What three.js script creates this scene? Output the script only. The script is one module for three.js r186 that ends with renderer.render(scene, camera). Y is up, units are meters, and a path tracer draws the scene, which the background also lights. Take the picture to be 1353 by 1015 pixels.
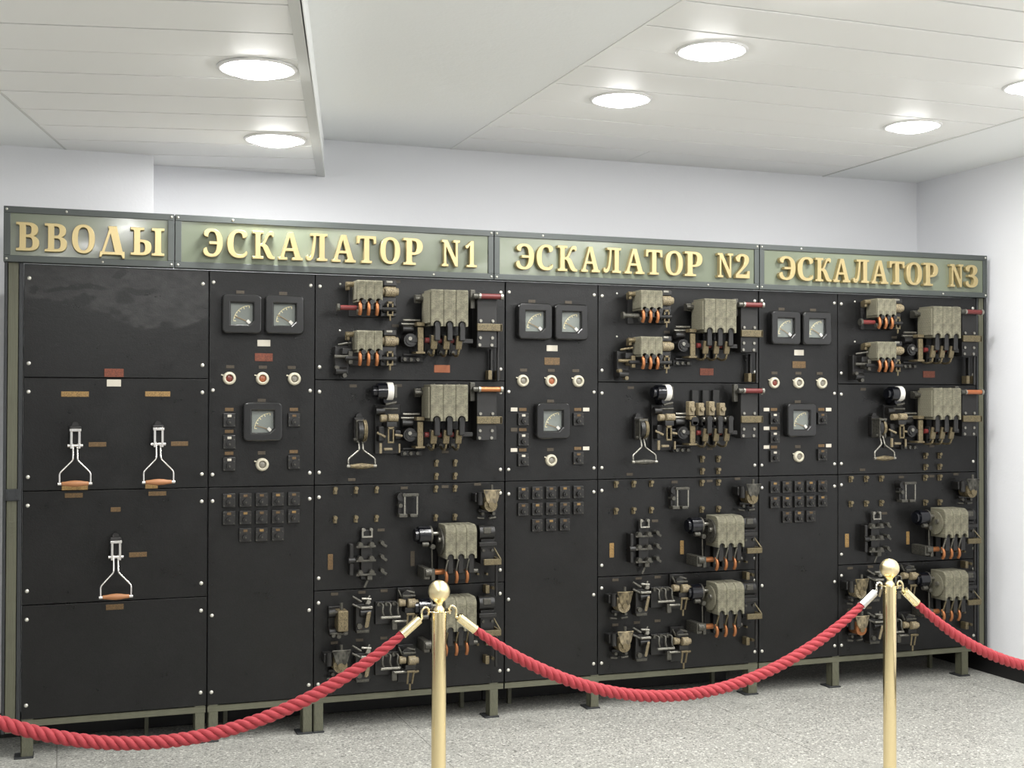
import * as THREE from 'three';
import { RoundedBoxGeometry } from 'three/addons/geometries/RoundedBoxGeometry.js';
import { mergeGeometries } from 'three/addons/utils/BufferGeometryUtils.js';
import { FontLoader } from 'three/addons/loaders/FontLoader.js';
import { TextGeometry } from 'three/addons/geometries/TextGeometry.js';
import { RectAreaLightUniformsLib } from 'three/addons/lights/RectAreaLightUniformsLib.js';
import { Brush, Evaluator, SUBTRACTION } from 'three-bvh-csg';

// ---------------------------------------------------------------- camera, light, exposure
RectAreaLightUniformsLib.init();
const scene = new THREE.Scene();
scene.background = new THREE.Color(0x000000);
const camera = new THREE.PerspectiveCamera(2 * Math.atan(507.5 / 1658.07) * 180 / Math.PI, 1353 / 1015, 0.05, 60);
camera.position.set(-0.6196, 1.5181, 5.7124);
{
  const yaw = 0.3455, pitch = 0.0134, roll = 0.0025;
  camera.rotation.order = 'YXZ';
  camera.rotation.set(pitch, -yaw, roll);
}
const renderer = new THREE.WebGLRenderer({ antialias: true });
renderer.toneMapping = THREE.LinearToneMapping;
renderer.toneMappingExposure = 1.36;
renderer.shadowMap.enabled = true;
const LAMP_NITS = 78, LENS_GLOW = 40;           // each downlight: its area light and the glow of its lens
const LAMP_COLOUR = new THREE.Color(1.0, 0.992, 0.975);

// ---------------------------------------------------------------- helpers
let seed = 12345;
const rnd = () => { seed = (seed * 1664525 + 1013904223) >>> 0; return seed / 4294967296; };
const rr = (a, b) => a + (b - a) * rnd();
const used = {};
function numbered(n) { used[n] = (used[n] ?? -1) + 1; return used[n] ? `${n}_${String(used[n]).padStart(3, '0')}` : n; }
const std = (c, rough = 0.6, metal = 0, extra = {}) => new THREE.MeshStandardMaterial({ color: c, roughness: rough, metalness: metal, ...extra });
function box(x0, x1, y0, y1, z0, z1, r = 0.0015) {
  const w = Math.abs(x1 - x0), h = Math.abs(y1 - y0), d = Math.abs(z1 - z0);
  const g = r > 0 ? new RoundedBoxGeometry(w, h, d, 1, Math.min(r, w * .45, h * .45, d * .45)) : new THREE.BoxGeometry(w, h, d);
  g.translate((x0 + x1) / 2, (y0 + y1) / 2, (z0 + z1) / 2); return g;
}
function cyl(axis, x, y, z, r, len, seg = 16, r2 = r) {
  const g = new THREE.CylinderGeometry(r2, r, len, seg);
  if (axis === 'x') g.rotateZ(-Math.PI / 2); else if (axis === 'z') g.rotateX(Math.PI / 2);
  g.translate(x, y, z); return g;
}
function bar(a, b, r, seg = 8) {               // round bar between two points
  const A = new THREE.Vector3(...a), B = new THREE.Vector3(...b), d = B.clone().sub(A);
  const g = new THREE.CylinderGeometry(r, r, d.length(), seg);
  g.applyQuaternion(new THREE.Quaternion().setFromUnitVectors(new THREE.Vector3(0, 1, 0), d.normalize()));
  g.translate((A.x + B.x) / 2, (A.y + B.y) / 2, (A.z + B.z) / 2); return g;
}
function tube(pts, r, seg = 40, rad = 8, closed = false, tension = 0.5) {
  return new THREE.TubeGeometry(new THREE.CatmullRomCurve3(pts.map(p => new THREE.Vector3(...p)), closed, 'catmullrom', tension), seg, r, rad, closed);
}
function flatBar(a, b, w, t) {                 // flat strip between two points in an xy plane
  const A = new THREE.Vector3(...a), B = new THREE.Vector3(...b), d = B.clone().sub(A);
  const g = new RoundedBoxGeometry(w, d.length(), t, 1, Math.min(w, t) * .25);
  g.applyQuaternion(new THREE.Quaternion().setFromUnitVectors(new THREE.Vector3(0, 1, 0), d.normalize()));
  g.translate((A.x + B.x) / 2, (A.y + B.y) / 2, (A.z + B.z) / 2); return g;
}
const merge = gs => {
  gs = (Array.isArray(gs) ? gs : [gs]).map(g => { const n = g.index ? g.toNonIndexed() : g; for (const k of Object.keys(n.attributes)) if (!['position', 'normal', 'uv'].includes(k)) n.deleteAttribute(k); n.groups.length && n.clearGroups(); return n; });
  return gs.length > 1 ? mergeGeometries(gs) : gs[0];
};
function mesh(name, gs, m, parent) {
  const o = new THREE.Mesh(merge(gs), m);
  o.name = name; o.castShadow = o.receiveShadow = true; parent.add(o); return o;
}
function inst(name, g, m, parent, x, y, z) {   // shares geometry
  const o = new THREE.Mesh(g, m); o.name = name; o.castShadow = o.receiveShadow = true; o.position.set(x, y, z); parent.add(o); return o;
}
function thing(name, label, category, [x, y, z], group) {
  const o = new THREE.Group(); o.name = numbered(name); o.position.set(x, y, z); o.userData = { label, category };
  if (group) o.userData.group = group; scene.add(o); return o;
}
function struct(name, gs, m) { const o = gs ? mesh(name, gs, m, scene) : new THREE.Group(); o.name = name; if (!gs) scene.add(o); o.userData.kind = 'structure'; return o; }
// a device bolted to a panel: part group at (ox, oy), geometry given in the panel's own coordinates
class Dev {
  constructor(parent, name, ox, oy, label, sx = 0) { this.g = new THREE.Group(); this.g.name = name; this.g.position.set(ox + sx, oy, 0); this.o = [ox, oy]; if (label) this.g.userData.label = label; parent.add(this.g); }
  add(name, gs, m) {                           // pieces that do not touch become parts of their own
    const left = (Array.isArray(gs) ? gs : [gs]).map(g => { g.computeBoundingBox(); return { g, b: g.boundingBox.clone().expandByScalar(.0008) }; });
    while (left.length) {
      const set = [left.pop()]; for (let i = 0; i < set.length; i++) for (let k = left.length - 1; k >= 0; k--) if (left[k].b.intersectsBox(set[i].b)) set.push(left.splice(k, 1)[0]);
      const g = merge(set.map(q => q.g)); g.translate(-this.o[0], -this.o[1], 0); mesh(name, g, m, this.g);
    }
  }
  at(name, geo, m, x, y, z) { return inst(name, geo, m, this.g, x - this.o[0], y - this.o[1], z); }
}
// ---------------------------------------------------------------- textures
function noise2(size, cells, s0) {             // tiling value noise
  let s = s0; const R = () => { s = (s * 1664525 + 1013904223) >>> 0; return s / 4294967296; };
  const grid = Array.from({ length: cells * cells }, R), out = new Float32Array(size * size);
  for (let j = 0; j < size; j++) for (let i = 0; i < size; i++) {
    const x = i / size * cells, y = j / size * cells, x0 = Math.floor(x), y0 = Math.floor(y);
    let fx = x - x0, fy = y - y0; fx = fx * fx * (3 - 2 * fx); fy = fy * fy * (3 - 2 * fy);
    const g = (a, b) => grid[(b % cells) * cells + (a % cells)];
    out[j * size + i] = (g(x0, y0) * (1 - fx) + g(x0 + 1, y0) * fx) * (1 - fy) + (g(x0, y0 + 1) * (1 - fx) + g(x0 + 1, y0 + 1) * fx) * fy;
  }
  return out;
}
function dataTex(size, fn, srgb, rep = [1, 1]) {
  const d = new Uint8Array(size * size * 4);
  for (let i = 0; i < size * size; i++) { const c = fn(i); for (let k = 0; k < 3; k++) d[i * 4 + k] = Math.max(0, Math.min(255, c[k] * 255)); d[i * 4 + 3] = 255; }
  const t = new THREE.DataTexture(d, size, size); t.wrapS = t.wrapT = THREE.RepeatWrapping; t.magFilter = THREE.LinearFilter; t.minFilter = THREE.LinearMipmapLinearFilter; t.generateMipmaps = true;
  if (srgb) t.colorSpace = THREE.SRGBColorSpace; t.repeat.set(...rep); t.needsUpdate = true; return t;
}
function uvWorld(g, axis, scale = 1) {         // uv in metres from the two axes across `axis`
  const p = g.attributes.position, uv = new Float32Array(p.count * 2);
  for (let i = 0; i < p.count; i++) { const x = p.getX(i), y = p.getY(i), z = p.getZ(i); const [a, b] = axis === 'y' ? [x, z] : axis === 'z' ? [x, y] : [z, y]; uv[i * 2] = a * scale; uv[i * 2 + 1] = b * scale; }
  g.setAttribute('uv', new THREE.BufferAttribute(uv, 2)); return g;
}
const n8 = noise2(512, 8, 7), n32 = noise2(512, 32, 11), n128 = noise2(512, 128, 23), n256 = noise2(512, 256, 31);
const terrTex = (() => {
  const S = 1024, base = new Float32Array(S * S * 3), nn = noise2(S, 6, 3), nf = noise2(S, 300, 5);
  for (let i = 0; i < S * S; i++) { const v = .615 + (nn[i] - .5) * .05 + (nf[i] - .5) * .12; base[i * 3] = v; base[i * 3 + 1] = v * .995; base[i * 3 + 2] = v * .955; }
  let s = 99; const R = () => { s = (s * 1664525 + 1013904223) >>> 0; return s / 4294967296; };
  for (let k = 0; k < 20000; k++) {
    const cx = R() * S, cy = R() * S, r = 1.3 + R() * R() * 5, e = .6 + R() * .8, t = R(), v = t < .36 ? .40 + R() * .12 : t < .8 ? .69 + R() * .13 : .56 + R() * .08, a = R() * 3.14, ca = Math.cos(a), sa = Math.sin(a);
    for (let y = -9; y <= 9; y++) for (let x = -9; x <= 9; x++) {
      const px = ca * x + sa * y, py = (-sa * x + ca * y) / e; if (px * px + py * py > r * r) continue;
      const i = ((Math.floor(cy + y) + S) % S) * S + (Math.floor(cx + x) + S) % S; base[i * 3] = v; base[i * 3 + 1] = v; base[i * 3 + 2] = v * .96;
    }
  }
  return dataTex(S, i => [base[i * 3], base[i * 3 + 1], base[i * 3 + 2]], true, [1 / 1.1, 1 / 1.1]);
})();
const panelRough = dataTex(512, i => { const v = .34 + (n8[i] - .5) * .08 + (n32[i] - .5) * .06 + (n128[i] - .5) * .06; return [v, v, v]; }, false, [1.3, 1.3]);
const panelBump = dataTex(512, i => { const v = n128[i] * .4 + n256[i] * .35 + n32[i] * .25; return [v, v, v]; }, false, [1.6, 1.6]);
const panelCol = dataTex(512, i => { const v = .09 + (n8[i] - .5) * .012 + (n256[i] - .5) * .03 + (n32[i] - .5) * .01; return [v, v, v * .99]; }, true, [1.3, 1.3]);
const chuteCol = dataTex(256, i => { const j = (Math.floor(i / 256) * 2) * 512 + (i % 256) * 2; const st = n128[(Math.floor(i / 256) % 16) * 512 + (i % 256) * 2], v = .40 + (n8[j] - .5) * .12 + (n32[j] - .5) * .08 + (st - .5) * .08 + (n256[j] - .5) * .05; return [v * 1.03, v, v * .84]; }, true, [6, 6]);
const chuteBump = dataTex(256, i => { const j = (Math.floor(i / 256) * 2) * 512 + (i % 256) * 2; const v = n32[j] * .5 + n256[j] * .5; return [v, v, v]; }, false, [6, 6]);
const plasterBump = dataTex(512, i => { const v = n32[i] * .5 + n128[i] * .3 + n256[i] * .2; return [v, v, v]; }, false, [.8, .8]);
const signRough = dataTex(512, i => { const v = .17 + (n8[i] - .5) * .1 + (n32[i] - .5) * .04; return [v, v, v]; }, false, [1.1, 1.6]);
const signBump = dataTex(512, i => { const v = n8[i]; return [v, v, v]; }, false, [.5, .7]);
const steelCol = dataTex(256, i => { const j = (Math.floor(i / 256) * 2) * 512 + (i % 256) * 2; const k = n8[j] * .5 + n32[j] * .5; const v = .345 + (k - .5) * .12; return [v, v * 1.0, v * .82]; }, true, [2, 2]);

const mottle = dataTex(128, i => { const j = (Math.floor(i / 128) * 4) * 512 + (i % 128) * 4; const v = .78 + (n32[j] - .5) * .7 + (n128[j] - .5) * .5; return [v, v, v]; }, true, [1.3, .7]);
const M = {
  wall: std(0xe4e5e8, .85, 0, { bumpMap: plasterBump, bumpScale: .0006 }),
  plaster: std('rgb(243, 245, 244)', .9, 0, { bumpMap: plasterBump, bumpScale: .001 }),
  slat: std('rgb(244, 244, 241)', .5, 0), slatBack: std(0x262524, .9), alu: std(0xd2d3cf, .5, 0),
  floor: new THREE.MeshPhysicalMaterial({ map: terrTex, roughness: .45, metalness: 0 }), joint: std(0x6a6862, .8),
  black: std(0x0e0e0f, .6), base: std(0x0b0b0c, .5),
  panel: new THREE.MeshPhysicalMaterial({ color: 0xffffff, roughness: 1, specularIntensity: .6, map: panelCol, roughnessMap: panelRough, bumpMap: panelBump, bumpScale: .0004 }),
  steel: std(0xffffff, .55, 0.05, { map: steelCol }), signFrame: std(0x454a48, .45, .1), frameDark: std('rgb(44, 46, 48)', .5, .1),
  sign: std('rgb(110, 117, 100)', 1, 0, { roughnessMap: signRough, bumpMap: signBump, bumpScale: .0045 }),
  gold: std(new THREE.Color(.45, .36, .18), .34, .5),
  bolt: std(0xc9c7bd, .35, .6), silver: std('rgb(178, 175, 164)', .35, .8, { map: mottle }), dullSteel: std('rgb(104, 102, 94)', .45, .6, { map: mottle }),
  chute: std(0xffffff, .85, 0, { map: chuteCol, bumpMap: chuteBump, bumpScale: .001 }),
  bake: std(0x161514, .38), bakeMatt: std('rgb(20, 19, 18)', .6), cream: std('rgb(156, 142, 112)', .6, 0, { map: mottle }), copper: std(new THREE.Color(.33, .13, .05), .4, .65),
  brass: std(new THREE.Color(.48, .37, .18), .38, .7), oldBrass: std(new THREE.Color(.26, .21, .12), .5, .5, { map: mottle }), red: std('rgb(98, 32, 30)', .5), orange: std('rgb(150, 84, 46)', .5),
  polished: std(new THREE.Color(.88, .73, .43), .15, 1), satin: std(new THREE.Color(.88, .75, .46), .33, 1), ferrule: std(new THREE.Color(.86, .74, .46), .25, 1), chrome: std(new THREE.Color(.75, .73, .7), .2, 1),
  tagBrass: std('rgb(116, 90, 54)', .55, .1, { map: mottle }), tagWhite: std('rgb(190, 184, 170)', .6), tagOrange: std('rgb(132, 66, 40)', .6, 0, { map: mottle }), tagGold: std('rgb(166, 132, 78)', .5, .15, { map: mottle }), tagDim: std('rgb(82, 72, 56)', .6, 0, { map: mottle }), clamp: std('rgb(122, 110, 80)', .5, .2, { map: mottle }),
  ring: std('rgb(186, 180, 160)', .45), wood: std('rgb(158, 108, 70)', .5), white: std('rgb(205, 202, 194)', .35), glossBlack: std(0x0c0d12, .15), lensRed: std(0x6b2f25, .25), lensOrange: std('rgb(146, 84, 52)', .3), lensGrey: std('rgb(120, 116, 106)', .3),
  glass: new THREE.MeshPhysicalMaterial({ color: 0xffffff, roughness: .06, transmission: 1, thickness: 0 }),
  rope: new THREE.MeshPhysicalMaterial({ color: 0x982f36, roughness: .75, sheen: .25, sheenRoughness: .5, sheenColor: new THREE.Color(.9, .35, .4) }),
  lens: new THREE.MeshStandardMaterial({ color: 0xffffff, roughness: .4, emissive: LAMP_COLOUR, emissiveIntensity: LENS_GLOW }), lampRing: std(0xe8e8e6, .35),
};
const dialTex = (() => {                       // printed meter dial: arc scale, ticks and needle sweep marks
  const c = document.createElement('canvas'); c.width = c.height = 256; const x = c.getContext('2d');
  x.fillStyle = '#6b716b'; x.fillRect(0, 0, 256, 256);
  x.strokeStyle = '#d8cc9a'; x.lineWidth = 5; x.beginPath(); x.arc(215, 205, 165, Math.PI * 1.02, Math.PI * 1.48); x.stroke();
  x.lineWidth = 7; for (let k = 0; k <= 8; k++) { const a = Math.PI * (1.02 + .46 * k / 8), l = k % 2 ? 12 : 24; x.beginPath(); x.moveTo(215 + 165 * Math.cos(a), 205 + 165 * Math.sin(a)); x.lineTo(215 + (165 - l) * Math.cos(a), 205 + (165 - l) * Math.sin(a)); x.stroke(); }
  const t = new THREE.CanvasTexture(c); t.colorSpace = THREE.SRGBColorSpace; return t;
})();
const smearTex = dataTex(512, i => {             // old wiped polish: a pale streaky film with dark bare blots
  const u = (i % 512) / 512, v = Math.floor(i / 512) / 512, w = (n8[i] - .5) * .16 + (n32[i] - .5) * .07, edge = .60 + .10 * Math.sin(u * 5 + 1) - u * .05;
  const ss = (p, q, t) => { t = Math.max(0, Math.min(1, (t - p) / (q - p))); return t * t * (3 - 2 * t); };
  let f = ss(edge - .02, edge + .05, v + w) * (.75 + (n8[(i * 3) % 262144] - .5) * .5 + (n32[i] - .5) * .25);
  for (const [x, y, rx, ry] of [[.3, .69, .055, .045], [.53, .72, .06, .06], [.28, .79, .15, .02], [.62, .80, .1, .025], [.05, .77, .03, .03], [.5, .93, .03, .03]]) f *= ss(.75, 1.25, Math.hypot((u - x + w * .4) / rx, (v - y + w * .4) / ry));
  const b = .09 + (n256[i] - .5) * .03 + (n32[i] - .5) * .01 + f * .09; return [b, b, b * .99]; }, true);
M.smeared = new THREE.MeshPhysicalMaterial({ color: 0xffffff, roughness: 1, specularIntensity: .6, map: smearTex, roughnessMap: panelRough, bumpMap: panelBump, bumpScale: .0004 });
M.bezel = std(0x1a1a1a, .22);
M.dial = std(0xffffff, .5, 0, { map: dialTex });

// ---------------------------------------------------------------- the room
const H = 2.852, HL = 2.667, ZW = -0.635, XR = 4.285, XL = -3.6, ZB = 8.6, PIER_X = -0.215, PIER_Z = -0.383;
{ // floor: terrazzo poured in strips with thin dividers
  const fl = struct('floor', null); const J = [-3.713, -2.168, -0.623, 0.922, 2.467, 4.012, 4.5];
  mesh('screed', box(XL - .2, XR + .2, -.15, -.02, ZW - .2, ZB + .2, 0), M.joint, fl);
  for (let k = 0; k < J.length - 1; k++) {
    mesh('terrazzo_strip', uvWorld(box(Math.max(J[k], XL - .1) + .0015, J[k + 1] - .0015, -.02, 0, ZW - .15, ZB + .15, 0), 'y'), M.floor, fl);
    if (k) mesh('divider_strip', box(J[k] - .0015, J[k] + .0015, -.02, -.0006, ZW - .15, ZB + .15, 0), M.joint, fl);
  }
}
struct('wall_back', uvWorld(merge([box(XL - .2, XR + .2, -.02, H + .2, ZW - .2, ZW, 0), box(XL - .2, PIER_X, -.02, HL + .12, ZW - .1, PIER_Z, .004)]), 'z'), M.wall);
struct('wall_right', uvWorld(box(XR, XR + .2, -.02, H + .2, ZW - .2, ZB + .2, 0), 'x'), M.wall);
struct('wall_left', uvWorld(box(XL - .2, XL, -.02, H + .2, ZW - .2, ZB + .2, 0), 'x'), M.wall);
struct('wall_front', uvWorld(box(XL - .2, XR + .2, -.02, H + .2, ZB, ZB + .2, 0), 'z'), M.wall);
struct('baseboard_back', [box(PIER_X, XR, 0, .11, ZW, ZW + .012, .002), box(XL, PIER_X + .012, 0, .11, PIER_Z, PIER_Z + .012, .002), box(PIER_X, PIER_X + .012, 0, .11, ZW, PIER_Z, .002)], M.base);
struct('baseboard_right', box(XR - .012, XR, 0, .11, ZW + .012, ZB, .002), M.base);
struct('baseboard_left', box(XL, XL + .012, 0, .11, PIER_Z + .012, ZB, .002), M.base);

// plan polygons (x, z) extruded upward from y
function planPrism(poly, y0, y1) {
  const s = new THREE.Shape(poly.map(([x, z]) => new THREE.Vector2(x, -z)));
  const g = new THREE.ExtrudeGeometry(s, { depth: y1 - y0, bevelEnabled: false }); g.rotateX(-Math.PI / 2); g.translate(0, y0, 0); return g;
}
function clip(poly, px, pz, nx, nz) {          // keep the side where (p - P).n >= 0
  const out = []; const d = q => (q[0] - px) * nx + (q[1] - pz) * nz;
  for (let i = 0; i < poly.length; i++) {
    const a = poly[i], b = poly[(i + 1) % poly.length], da = d(a), db = d(b);
    if (da >= 0) out.push(a);
    if (da * db < 0) { const t = da / (da - db); out.push([a[0] + (b[0] - a[0]) * t, a[1] + (b[1] - a[1]) * t]); }
  }
  return out;
}
const TH = 0.2205, cT = Math.cos(TH), sT = Math.sin(TH), PR = [.64, -.633], PL = [-.61, -.38];   // the low ceiling runs askew to the board
const ROOM = [[XL, ZW], [XR, ZW], [XR, ZB], [XL, ZB]];
const rightOf = (poly, P, off = 0) => clip(poly, P[0] + cT * off, P[1] + sT * off, cT, sT), leftOf = (poly, P, off = 0) => clip(poly, P[0] + cT * off, P[1] + sT * off, -cT, -sT);
const RX0 = 1.3134, RX1 = 3.6231;
{
  const ce = struct('ceiling', null);
  const mid = rightOf(ROOM, PR, -.01);
  mesh('plaster_field', uvWorld(planPrism(clip(mid, RX0, 0, -1, 0), H, H + .12), 'y'), M.plaster, ce);
  mesh('plaster_field', uvWorld(planPrism(clip(ROOM, RX1, 0, 1, 0), H, H + .12), 'y'), M.plaster, ce);
  mesh('plaster_soffit', uvWorld(planPrism(leftOf(ROOM, PL), HL, HL + .12), 'y'), M.plaster, ce);
  mesh('step_face', uvWorld(planPrism(rightOf(leftOf(ROOM, PR), PR, -.012), HL + .002, H + .12), 'x'), M.plaster, ce);
  mesh('edge_trim', [planPrism(rightOf(leftOf(ROOM, PR, .004), PR, -.036), HL - .006, HL + .002), planPrism(rightOf(leftOf(ROOM, PR, .005), PR, 0), HL - .006, HL + .022)], M.alu, ce);
  mesh('edge_trim', planPrism(rightOf(leftOf(ROOM, PL, .010), PL, 0), HL - .002, HL + .02), M.alu, ce);
  mesh('edge_trim', box(RX0, RX0 + .012, H - .003, H + .02, ZW, ZB, 0), M.slat, ce);
  mesh('edge_trim', box(RX1 - .012, RX1, H - .003, H + .02, ZW, ZB, 0), M.alu, ce);
  mesh('backing', [box(RX0 - .02, RX1 + .02, H + .035, H + .12, ZW - .1, ZB + .1, 0), planPrism(rightOf(leftOf(ROOM, PR, -.014), PL, .002), HL + .035, HL + .118)], M.slatBack, ce);
  // slats of the right panel, parallel to the board
  const G = .005;
  for (let k = 0; k < 32; k++) {
    const z0 = -.62 + .29 * k + G, z1 = Math.min(-.62 + .29 * (k + 1) - G, ZB); if (z0 > ZB - .05) break;
    const a = RX0 + .0125, b = RX1 - .0125, dy = (k * 37 % 7 - 3) * .0004;
    if (k === 0) { mesh('slat', box(a, 2.33, H - .001, H + .02, ZW + .001, z1, .002), M.slat, ce); mesh('slat', box(2.334, b, H, H + .02, ZW + .001, z1, .002), M.slat, ce); }
    else mesh('slat', box(a, b, H + dy, H + .02, z0, z1, .002), M.slat, ce);
  }
  // slats of the low left panel, square to its skewed edges
  const strip = leftOf(rightOf(clip(clip(ROOM, 0, ZW, 0, 1), 0, ZB, 0, -1), PL, .011), PR, -.037);
  for (let k = -3; k < 34; k++) {
    const a = -.02 + .2917 * k + G, b = -.02 + .2917 * (k + 1) - G;
    let q = clip(clip(strip, -sT * a, cT * a, -sT, cT), -sT * b, cT * b, sT, -cT);
    if (q.length < 3) continue;
    let area = 0; q.forEach((p, i) => { const n = q[(i + 1) % q.length]; area += p[0] * n[1] - n[0] * p[1]; }); if (Math.abs(area) < .004) continue;
    mesh('slat', planPrism(q, HL + (k * 31 % 5) * .0004, HL + .02), M.slat, ce);
  }
}

// ---------------------------------------------------------------- downlights
{
  const ringG = new THREE.LatheGeometry([[.120, 0], [.121, -.006], [.130, -.007], [.137, -.003], [.138, .002], [.120, .002]].map(p => new THREE.Vector2(...p)), 40);
  const lensG = new THREE.LatheGeometry([[.0001, -.030], [.03, -.029], [.06, -.025], [.085, -.019], [.105, -.011], [.117, -.003], [.120, .001]].map(p => new THREE.Vector2(...p)), 36);
  const lamp = (x, y, z, label) => {
    const d = thing('downlight', label, 'downlight', [x, y, z], 'round ceiling downlights');
    inst('trim_ring', ringG, M.lampRing, d, 0, -.001, 0); inst('lens', lensG, M.lens, d, 0, -.001, 0);
    const L = new THREE.RectAreaLight(LAMP_COLOUR, LAMP_NITS, .18, .18); L.name = 'lamp_light'; L.position.set(0, -.034, 0); L.rotation.x = -Math.PI / 2; d.add(L);
  };
  lamp(.264, HL, .177, 'round downlight in the low left slatted ceiling, nearest the back wall');
  lamp(.014, HL, 1.343, 'larger-looking round downlight in the low left slatted ceiling, farther from the back wall');
  for (let k = 2; k < 6; k++) lamp(.014 - .25 * (k - 1), HL, 1.343 + 1.166 * (k - 1), ['', '', 'first', 'second', 'third', 'fourth'][k] + ' downlight overhead in the low left ceiling, out of view');
  const zs = [.68, 1.5, 2.3, 3.1, 3.9, 4.7, 5.5, 6.3];
  const lab = { '0,0': 'round downlight above the second escalator sign, left row, nearest the back wall', '0,1': 'round downlight at the top of the picture, second from the back wall in its row', '0,2': 'downlight cut off by the top edge, above the right slatted ceiling', '1,0': 'round downlight near the right wall, closest to the room corner', '1,1': 'downlight cut off by the right edge of the picture' };
  zs.forEach((z, k) => [1.70, 3.245].forEach((x, c) => lamp(x, H, z, lab[`${c},${k}`] ?? `downlight overhead in the right slatted ceiling, ${c ? 'right' : 'left'} row, ${['', '', 'third', 'fourth', 'fifth', 'sixth', 'seventh', 'eighth'][k]} from the back wall`)));
}

// ---------------------------------------------------------------- the switchboard
const font = await new FontLoader().loadAsync('fonts/droid/droid_serif_bold.typeface.json');
const ROW = [2.096, 1.6125, 1.129, .6455, .162];
const boltG = (() => { const g = new THREE.SphereGeometry(.0088, 10, 5, 0, Math.PI * 2, 0, Math.PI / 2); g.rotateX(Math.PI / 2); g.scale(1, 1, .7); return g; })();
const smallBoltG = boltG.clone().scale(.62, .62, .8);
function panel(parent, x0, x1, y0, y1, bolts) {
  const p = mesh('panel_slab', uvWorld(box(x0 + .002, x1 - .002, y0 + .002, y1 - .002, -.03, 0, .0015), 'z'), M.panel, parent);
  for (const [x, y] of bolts) inst('bolt', boltG, M.bolt, p, x, y, 0);
  return p;
}
const corner = (x0, x1, y0, y1, dx = .021, dy = .055) => [[x0 + dx, y0 + dy], [x1 - dx, y0 + dy], [x0 + dx, y1 - dy], [x1 - dx, y1 - dy]];
function tag(parent, x, y, w, h, m, z = .0025) { return mesh('name_plate', box(x - w / 2, x + w / 2, y - h / 2, y + h / 2, 0, z, .0008), m, parent); }
function leg(parent, x, w = .045, fl = .025) {
  mesh('leg', [box(x - w / 2, x + w / 2, .006, .165, -.008, -.002, .001), box(x - w / 2, x - w / 2 + .006, .006, .165, -.055, -.002, .001)], M.steel, parent);
  mesh('foot_plate', box(x - w / 2 - fl, x + w / 2 + .003, 0, .007, -.075, .012, .002), M.frameDark, parent);
}
function cubicleFrame(parent, x0, x1, posts, addedPlinth) {
  if (addedPlinth) mesh('rear_plinth', box(x0 + .002, x1 - .002, 0, .168, -.36, -.335, .002), M.black, parent);  // unseen black block, added to deepen the shade under the board
  mesh('bottom_rail', [box(x0 + .004, x1 - .004, .132, .16, -.006, -.001, .001), box(x0 + .004, x1 - .004, .155, .16, -.06, -.001, .001)], M.steel, parent);
  for (const x of posts) mesh('upright', box(x - .02, x + .02, .165, 2.09, -.08, -.0365, .002), M.frameDark, parent);
  mesh('backing_plate', box(x0, x1, .165, 2.094, -.036, -.0305, 0), M.black, parent);  // unseen black sheet, added so no light leaks through the slab seams
  mesh('top_rail', box(x0, x1, 2.06, 2.0995, -.08, -.0365, .002), M.frameDark, parent);
  mesh('rear_housing', box(x0 + .002, x1 - .002, .17, 2.055, -.36, -.082, .004), M.frameDark, parent);  // unseen dark box, added to block light behind and below the board
}
function sign(label, X0, x0, x1, letters) {
  const s = thing('header_sign', label, 'sign', [X0, 0, 0], 'header signs along the switchboard');
  const y0 = 2.1, y1 = 2.335, b = .028;
  mesh('sign_plate', uvWorld(box(x0 + .004, x1 - .004, y0 + .004, y1 - .004, -.028, .02, .002), 'z'), M.sign, s);
  mesh('sign_frame', [box(x0 + .001, x1 - .001, y1 - b, y1, -.03, .027, .002), box(x0 + .001, x1 - .001, y0, y0 + b, -.03, .027, .002), box(x0 + .001, x0 + b, y0 + b, y1 - b, -.03, .0265, .002), box(x1 - b, x1 - .001, y0 + b, y1 - b, -.03, .0265, .002)], M.signFrame, s);
  for (const [x, y] of [[x0 + .013, y0 + .013], [x1 - .013, y0 + .013], [x0 + .013, y1 - .013], [x1 - .013, y1 - .013], [x0 + .25, y1 - .013], [x1 - .3, y0 + .013]]) inst('bolt', smallBoltG, M.bolt, s, x, y, .027);
  for (const [ch, a, c, lo = 2.151, hi = 2.277] of letters) {
    let g; const opt = { depth: .1, curveSegments: 8, bevelEnabled: true, bevelThickness: .014, bevelSize: .012, bevelSegments: 2 };
    if (ch === 'Д') {
      const P = (...a) => a.map(p => new THREE.Vector2(...p)), o = new THREE.Shape(P([.36, 1], [.68, 1], [.92, .2], [1, .2], [1.0, .0], [.94, 0], [.88, .11], [.12, .11], [.07, .03], [.0, .03], [.03, .2], [.1, .2], [.39, .92], [.36, .94]));
      o.holes.push(new THREE.Path(P([.2, .19], [.44, .78], [.62, .19]))); g = new THREE.ExtrudeGeometry(o, opt);
    } else g = new TextGeometry(ch, { font, size: 1, ...opt });
    g.computeBoundingBox(); const B = g.boundingBox;
    g.translate(-B.min.x, -B.min.y, -B.min.z); g.scale((c - a) / (B.max.x - B.min.x), (hi - lo) / (B.max.y - B.min.y), .028 / (B.max.z - B.min.z)); g.translate(a, lo, .0205); g.computeVertexNormals();
    mesh('letter', g, M.gold, s);
  }
}

// ---- devices
const EV = new Evaluator(); EV.useGroups = false;
function cut(g, cutters) {
  let A = new Brush(g); A.updateMatrixWorld();
  for (const c of cutters) { const Bb = new Brush(c); Bb.updateMatrixWorld(); A = EV.evaluate(A, Bb, SUBTRACTION); }
  const r = A.geometry; r.clearGroups(); return r.index ? r.toNonIndexed() : r;
}
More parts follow.
